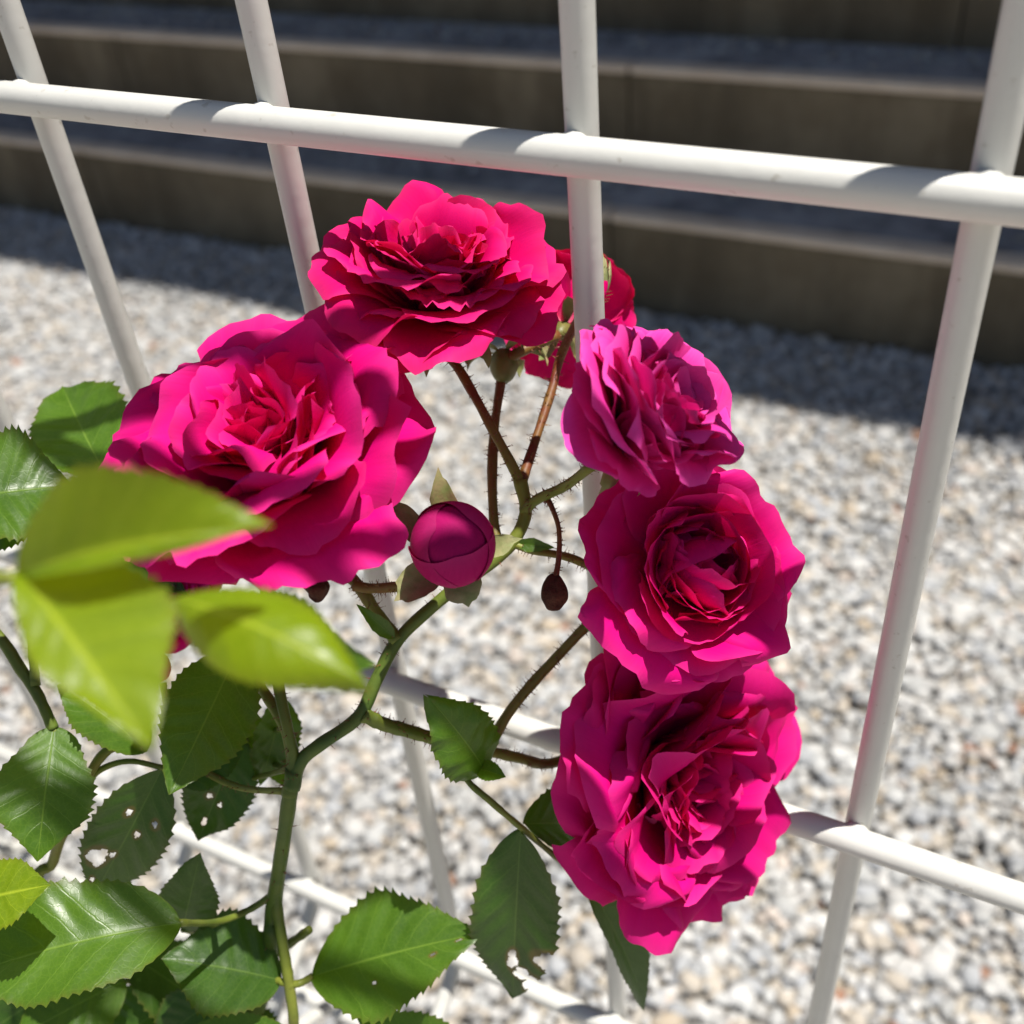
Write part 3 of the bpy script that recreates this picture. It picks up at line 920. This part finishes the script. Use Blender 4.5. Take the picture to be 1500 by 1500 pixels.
# short stalks that carry single leaves
for a_, b_ in (((388, 1500, 1.48), (250, 1470, 1.46)), ((388, 1465, 1.45), (330, 1480, 1.46)), ((388, 1445, 1.44), (190, 1400, 1.50)), ((62, 1345, 1.46), (120, 1420, 1.52)),
               ((388, 1470, 1.46), (185, 1436, 1.45)), ((388, 1440, 1.44), (330, 1450, 1.40)), ((320, 1350, 1.34), (268, 1362, 1.40)), ((430, 1515, 1.33), (690, 1560, 1.32)),
               ((420, 1068, 1.40), (360, 1050, 1.56)), ((412, 1030, 1.38), (412, 1020, 1.52)), ((428, 1125, 1.385), (262, 1145, 1.50)), ((426, 1130, 1.385), (352, 1075, 1.52)),
               ((290, 900, 1.56), (160, 815, 1.55)), ((262, 893, 0.71), (330, 905, 0.95)), ((-150, 960, 0.78), (-80, 1330, 1.15))):
    mid_ = tuple(0.5 * (p + q) + d for p, q, d in zip(a_, b_, (0, 10, 0.13)))
    stem('leaf_stalk', [a_, mid_, b_], (4.5, 3.5), (0.2, 0.4), 0)


# ------------------------------------------------ leaves
def leaf_geo(base, tip, side, width, fold, droop, seed, teeth=17, holes=(), nv=70, nu=15, asym=0.0, wave=0.03, curl=0.0):
    """base, tip: world points; side: world vector roughly across the blade; width: full width (m)"""
    r = np.random.default_rng(seed)
    ax = tip - base
    L = np.linalg.norm(ax)
    ax = ax / L
    side = unit(side - ax * (side @ ax))
    nrm = np.cross(side, ax)
    v = np.linspace(0, 1, nv)
    u = np.linspace(-1, 1, nu)
    UU, VV = np.meshgrid(u, v)
    prof = np.sin(np.pi * np.clip(VV, 0, 1) ** 0.82) ** 0.78 * (1 - 0.30 * VV ** 5)
    prof = np.clip(prof, 0.012, None)
    saw = 1 - (VV * teeth + 0.3 * UU + r.uniform()) % 1.0
    tooth = 1 + (0.115 * (saw ** 2 - 0.33)) * np.clip((VV - 0.06) * 10, 0, 1) * np.clip((np.abs(UU) - 0.6) / 0.4, 0, 1)
    hw = 0.5 * width * prof * tooth * (1 + 0.06 * smooth_noise(VV * 4 + np.sign(UU) * 2, seed + 1, 3))
    hw = np.where(UU > 0, hw * (1 + asym), hw * (1 - asym))
    lat = UU * hw
    fo = math.radians(fold)
    x = lat * math.cos(fo)
    z = np.abs(lat) * math.sin(fo)
    # pucker between lateral veins, gentle waves and an arched midrib
    ph = (VV - np.abs(UU) * 0.20) * 7.0
    z += 0.009 * width * np.cos(2 * np.pi * ph + 0.6 * smooth_noise(VV * 6, seed + 9, 3)) * np.sin(np.pi * np.clip(np.abs(UU), 0, 1)) * np.sin(np.pi * VV)
    z += wave * width * smooth_noise(VV * 5 + 0.7 * UU, seed + 3, 3) * np.abs(UU) ** 1.5
    z -= curl * width * np.abs(UU) ** 3
    z -= droop * L * (2 * VV - 1) ** 2 - droop * L
    y = VV * L + 0.10 * np.abs(lat) * np.sin(np.pi * VV)
    V = base + x[..., None] * side + y[..., None] * ax + z[..., None] * nrm
    V = V.reshape(-1, 3)
    Fc = grid_faces(nu, nv)
    scar = np.zeros(len(V))
    for hu, hv, ru, rv2 in holes:
        d = ((UU.ravel() - hu) / ru) ** 2 + ((VV.ravel() - hv) / rv2) ** 2
        scar = np.maximum(scar, np.clip(2.6 - d, 0, 1) * 0.8)
    if holes:
        fu, fv = UU.ravel()[Fc].mean(1), VV.ravel()[Fc].mean(1)
        keep = np.ones(len(Fc), bool)
        for hu, hv, ru, rv2 in holes:
            if rv2 < 0.031:
                ru, rv2 = ru * 0.7, rv2 * 0.7
            a = np.arctan2((fv - hv) / rv2, (fu - hu) / ru)
            d = ((fu - hu) / ru) ** 2 + ((fv - hv) / rv2) ** 2
            keep &= d > (1 + 0.3 * np.sin(3 * a + seed) + 0.2 * np.sin(5 * a))
        Fc = Fc[keep]
    rim = np.maximum(np.abs(UU), np.abs(2 * VV - 1) ** 3)
    return V, Fc, np.stack([UU, VV, rim], -1).reshape(-1, 3), scar


def leaf(base, tip, wpx, mat=None, fold=12, droop=0.06, tilt=0.0, roll=0.0, label=None, teeth=17, holes=(), asym=0.0, wave=0.03, curl=0.0, nu=15, nv=70):
    """base, tip: (px,py,z). roll: degrees the blade is turned about its midrib away from facing the lens"""
    base, tip = lean(base), lean(tip)
    if holes:
        nu, nv = 45, 150
    b, t = P(*base), P(*tip)
    ax = unit(t - b)
    view = unit(CAM - 0.5 * (b + t))
    side = unit(np.cross(ax, view))
    q = math.radians(roll)
    side = math.cos(q) * side + math.sin(q) * unit(np.cross(side, ax))
    V, Fc, uvw, scar = leaf_geo(b, t, side, LEN(wpx, 0.5 * (base[2] + tip[2])), fold, droop, int(rng.integers(1e6)), teeth, holes, nv, nu, asym, wave, curl)
    o = mesh('leaf', V, Fc, mat or LEAF, bush, origin=b, attrs={'puv': ('FLOAT_VECTOR', uvw), 'scar': ('FLOAT', scar)})
    if label:
        tag(o, label)
    return o


# blurred lime leaves close to the lens
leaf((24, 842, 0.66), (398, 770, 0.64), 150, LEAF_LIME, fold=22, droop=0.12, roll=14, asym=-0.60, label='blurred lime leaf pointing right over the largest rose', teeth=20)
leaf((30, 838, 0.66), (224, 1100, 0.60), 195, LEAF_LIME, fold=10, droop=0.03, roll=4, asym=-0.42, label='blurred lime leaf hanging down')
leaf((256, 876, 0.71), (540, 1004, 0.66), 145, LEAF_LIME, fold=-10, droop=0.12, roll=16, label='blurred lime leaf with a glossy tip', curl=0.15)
leaf((330, 905, 0.95), (550, 975, 0.84), 130, LEAF, fold=8, roll=-10)
# left side
leaf((160, 705, 1.48), (92, 566, 1.62), 150, LEAF, fold=10, roll=8)
leaf((-70, 732, 1.22), (106, 712, 1.26), 190, LEAF, fold=14, roll=32, droop=0.03)
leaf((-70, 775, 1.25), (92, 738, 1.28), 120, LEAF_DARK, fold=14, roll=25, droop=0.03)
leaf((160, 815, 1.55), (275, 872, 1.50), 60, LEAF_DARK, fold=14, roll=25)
leaf((346, 958, 1.42), (248, 1164, 1.30), 140, LEAF, fold=10, roll=5, droop=0.04)
leaf((80, 1064, 1.40), (55, 1262, 1.27), 140, LEAF, fold=12, roll=-5)
leaf((216, 1100, 1.41), (84, 1003, 1.41), 100, LEAF, fold=12, roll=-25)
leaf((238, 1126, 1.42), (138, 1310, 1.40), 118, LEAF_DARK, fold=10, roll=5, holes=((0.25, 0.30, 0.10, 0.03), (-0.2, 0.42, 0.09, 0.025), (0.5, 0.66, 0.28, 0.07), (0.1, 0.62, 0.1, 0.03), (-0.5, 0.3, 0.1, 0.03), (0.6, 0.85, 0.14, 0.03)))
leaf((262, 1145, 1.50), (362, 1085, 1.50), 75, LEAF, fold=10, roll=10)
leaf((352, 1075, 1.52), (290, 1232, 1.50), 105, LEAF_DARK, fold=10, roll=5, holes=((0.2, 0.55, 0.12, 0.03), (-0.2, 0.6, 0.08, 0.03), (0.1, 0.8, 0.12, 0.04)))
leaf((412, 1020, 1.52), (380, 1150, 1.52), 80, LEAF, fold=14, roll=30)
leaf((268, 1362, 1.40), (294, 1248, 1.42), 88, LEAF_DARK, fold=10, roll=5)
leaf((266, 1352, 1.24), (-70, 1436, 1.12), 185, LEAF, fold=14, roll=-22, droop=0.08, teeth=22)
leaf((-80, 1330, 1.15), (74, 1296, 1.18), 120, LEAF_LIME, fold=10, roll=20, droop=0.03)
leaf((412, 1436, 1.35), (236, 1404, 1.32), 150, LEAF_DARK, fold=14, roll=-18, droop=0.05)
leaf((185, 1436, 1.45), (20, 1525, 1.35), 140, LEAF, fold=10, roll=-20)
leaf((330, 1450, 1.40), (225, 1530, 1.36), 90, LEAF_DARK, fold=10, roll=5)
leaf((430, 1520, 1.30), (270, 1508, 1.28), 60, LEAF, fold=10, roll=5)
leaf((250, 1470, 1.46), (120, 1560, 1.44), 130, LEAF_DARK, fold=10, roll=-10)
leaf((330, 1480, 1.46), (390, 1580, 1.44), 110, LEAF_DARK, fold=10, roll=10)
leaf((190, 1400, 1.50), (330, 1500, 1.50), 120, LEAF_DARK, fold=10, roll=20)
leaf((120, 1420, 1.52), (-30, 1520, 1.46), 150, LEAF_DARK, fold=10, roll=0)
leaf((360, 1050, 1.56), (430, 1160, 1.56), 60, LEAF, fold=10, roll=25)
# centre and right
leaf((456, 1431, 1.35), (708, 1366, 1.36), 162, LEAF, fold=8, roll=16, droop=0.05, teeth=20, holes=((0.3, 0.72, 0.05, 0.02), (0.15, 0.87, 0.05, 0.02), (0.4, 0.38, 0.04, 0.015)))
leaf((763, 1216, 1.42), (752, 1464, 1.36), 132, LEAF_DARK, fold=12, roll=-6, droop=0.05, teeth=19, holes=((-0.95, 0.62, 0.38, 0.05), (0.05, 0.70, 0.16, 0.06), (-0.35, 0.78, 0.34, 0.04), (-0.85, 0.82, 0.3, 0.06)))
leaf((768, 1207, 1.44), (868, 1215, 1.62), 110, LEAF_DARK, fold=14, roll=20)
leaf((856, 1288, 1.47), (943, 1482, 1.46), 78, LEAF_DARK, fold=22, roll=42, droop=0.05, teeth=19)
leaf((712, 1132, 1.42), (627, 1021, 1.33), 112, LEAF, fold=14, roll=-12, droop=0.08, teeth=14, curl=0.1)
leaf((700, 1126, 1.41), (741, 1138, 1.38), 34, LEAF, fold=18, roll=10, teeth=8)
leaf((690, 1560, 1.32), (520, 1486, 1.30), 90, LEAF, fold=12, roll=12)
# stipules on the stalks
leaf((752, 796, 1.37), (812, 802, 1.36), 22, LEAF, fold=22, teeth=3, nu=7, nv=24)
leaf((578, 935, 1.36), (522, 885, 1.34), 26, LEAF, fold=24, teeth=5, nu=7, nv=24)
leaf((864, 925, 1.42), (876, 890, 1.38), 26, LEAF, fold=20, teeth=4, nu=7, nv=24)


# ------------------------------------------------ buds
def lathe_bud(name, pos, axis, prof, mat, label, seed, wob=0.03, seg=24, spiral=0.0):
    c = P(*pos)
    M = frame(axis)
    k = LEN(1.0, pos[2])
    prof = catmull([(p[0], p[1], 0) for p in prof], 4)[:, :2]
    V = []
    for i, (z, rr) in enumerate(prof):
        for a in np.linspace(0, 2 * np.pi, seg, endpoint=False):
            q = rr * (1 + wob * math.sin(3 * a + z * 0.05 + seed) + 0.5 * wob * math.sin(5 * a + seed * 2 - z * 0.08))
            V.append((q * math.cos(a + spiral * z), q * math.sin(a + spiral * z), z))
    n = len(prof)
    Fc = [(i * seg + j, i * seg + (j + 1) % seg, (i + 1) * seg + (j + 1) % seg, (i + 1) * seg + j) for i in range(n - 1) for j in range(seg)]
    Fc.append(tuple(range(seg))[::-1])
    Fc.append(tuple((n - 1) * seg + j for j in range(seg)))
    uvw = np.array([((j / seg) * 2 - 1, 0.3 + 0.5 * i / n, 0.0) for i in range(n) for j in range(seg)])
    b = mesh(name, c + (np.array(V) * k) @ M.T, Fc, mat, bush, origin=c, attrs={'puv': ('FLOAT_VECTOR', uvw)})
    tag(b, label)
    return b, c, M, k


# the round bud in front
b, c, M, k = lathe_bud('rose_bud', (663, 800, 1.24), (0.02, -0.35, -0.93), [(-62, 3), (-58, 24), (-40, 46), (-12, 58), (15, 60), (40, 52), (58, 36), (67, 16), (69, 2)], PETAL_BUD, 'round unopened magenta bud in the middle of the branch', 3, 0.02)
bud_prof = catmull([(q[0], q[1], 0) for q in [(-62, 3), (-58, 24), (-40, 46), (-12, 58), (15, 60), (40, 52), (58, 36), (67, 16), (69, 2)]], 8)[:, :2]
for j, (lon, wid, lift, ztop_) in enumerate(((150, 118, 2.2, 66), (275, 105, 3.6, 60), (35, 100, 4.6, 64))):    # petals wrapped round the bud
    uu = np.linspace(-1, 1, 25)
    vv = np.linspace(0, 1, 21)
    A, B = np.meshgrid(uu, vv)
    top = ztop_ * (1 - 0.55 * np.abs(A) ** 2.2) + 0.8 * smooth_noise(A * 2.2, 800 + j, 2)
    Z = -58 + (top + 58) * B
    Rr_ = np.interp(Z, bud_prof[:, 0], bud_prof[:, 1]) * 1.0 + lift * (0.45 + 0.3 * B) + 1.6 * np.clip((np.maximum(np.abs(A), B) - 0.86) / 0.14, 0, 1)
    an = np.radians(lon + wid * A * (0.55 + 0.45 * np.sin(np.pi * B * 0.8)) + 14 * B)
    Vp = np.stack([Rr_ * np.cos(an), Rr_ * np.sin(an), Z], -1).reshape(-1, 3)
    uvw = np.stack([A, 0.3 + 0.7 * B, np.maximum(np.abs(A), B)], -1).reshape(-1, 3)
    mesh('petal', c + (Vp * k) @ M.T, grid_faces(25, 21), PETAL_BUD, b, origin=c, attrs={'puv': ('FLOAT_VECTOR', uvw)})
for ang, L, Wd, t0, t1, mt in ((150, 125, 22, 66, 60, SEPAL), (215, 92, 30, 84, 92, SEPAL_PALE), (98, 120, 22, 62, 40, SEPAL), (290, 62, 32, 88, 100, SEPAL_PALE), (15, 90, 20, 72, 62, SEPAL_PALE)):
    Vp, Fp, uvw = petal_geo(math.radians(ang), L, Wd, t0, t1, 0.7, 8, -60, 0.02, 25, 0.22, 0, 90 + ang, 9, 13)
    mesh('sepal', c + (Vp * k) @ M.T, Fp, mt, b, origin=c, attrs={'puv': ('FLOAT_VECTOR', uvw)})

# bud behind the bar
b, c, M, k = lathe_bud('rose_bud', (868, 418, 1.38), (0.12, -0.90, 0.25), [(-34, 5), (-28, 16), (-8, 22), (10, 22), (28, 15), (36, 4)], PETAL_RED, 'small hairy bud peeping out behind an upright bar', 4)
for j in range(5):
    Vp, Fp, uvw = petal_geo(j * 1.2566 + 0.3, 86, 15, 40, -20, 0.8, 4, -36, 0.02, -6, 0.3, 0, 200 + j, 9, 13)
    mesh('sepal', c + (Vp * k) @ M.T, Fp, SEPAL_PALE, b, origin=c, attrs={'puv': ('FLOAT_VECTOR', uvw)})
hv, hf = [], []
for j in range(46):
    a = rng.uniform(0, 6.28)
    zz_ = rng.uniform(-30, 30)
    rr = 22 * math.sqrt(max(0.1, 1 - (zz_ / 38) ** 2)) + 2
    d = unit((math.cos(a), math.sin(a), 0.5))
    p0 = np.array((rr * math.cos(a), rr * math.sin(a), zz_))
    e = unit(np.cross(d, (0, 0, 1))) * 0.9
    i0 = len(hv)
    hv += [p0 + e, p0 - e, p0 + (0, 0, 1.2), p0 + d * rng.uniform(7, 14)]
    hf += [(i0, i0 + 1, i0 + 3), (i0 + 1, i0 + 2, i0 + 3), (i0 + 2, i0, i0 + 3)]
tag(mesh('bristles', c + (np.array(hv) * k) @ M.T, hf, BRISTLE, b, origin=c, smooth=False), kind='stuff')

# spent hip under the rear rose
b, c, M, k = lathe_bud('rose_hip', (738, 535, 1.46), (0.0, -0.95, 0.2), [(-26, 7), (-18, 15), (0, 21), (14, 18), (22, 11), (24, 3)], HIP, 'green hip on a red stalk below the crimson rose', 6)
for j in range(5):
    Vp, Fp, uvw = petal_geo(j * 1.2566 + 0.1, 62, 9, 70, 125, 0.6, 8, 18, 0.05, 30, 0.3, 0, 260 + j, 7, 11)
    mesh('sepal', c + (Vp * k) @ M.T, Fp, SEPAL, b, origin=c, attrs={'puv': ('FLOAT_VECTOR', uvw)})

# withered bud hanging from its stalk
stem('flower_stalk', [(798, 729, 1.35), (806, 738, 1.34), (818, 772, 1.33), (819, 812, 1.33), (814, 846, 1.33)], (4.5, 3.5, 4.5), (0.9, 1.0), 36, blen=5)
b, c, M, k = lathe_bud('withered_bud', (811, 868, 1.33), (-0.05, 0.98, -0.15), [(-28, 4), (-22, 11), (-8, 18), (8, 19), (18, 14), (25, 9), (27, 2)], WITHER, 'dry brown bud dangling from a thin bristly stalk', 7, 0.10)
for j in range(6):
    Vp, Fp, uvw = petal_geo(j * 1.05 + 0.2, 50, 8, 42, -34, 0.8, 3, -24, 0.04, -20, 0.3, 0, 300 + j, 7, 11)
    mesh('sepal', c + (Vp * k) @ M.T, Fp, WITHER, b, origin=c, attrs={'puv': ('FLOAT_VECTOR', uvw)})
lathe_bud('withered_bud', (459, 860, 1.39), (0.85, 0.45, -0.2), [(-18, 4), (-12, 9), (-2, 12), (2, 16), (12, 17), (20, 12), (22, 3)], WITHER, 'dry brown bud just below the largest rose', 8, 0.10)
lathe_bud('rose_bud', (232, 978, 1.42), (0.05, -0.9, -0.3), [(-22, 5), (-14, 14), (0, 18), (14, 14), (24, 4)], PETAL, 'tiny pink bud behind the hanging lime leaf', 9)
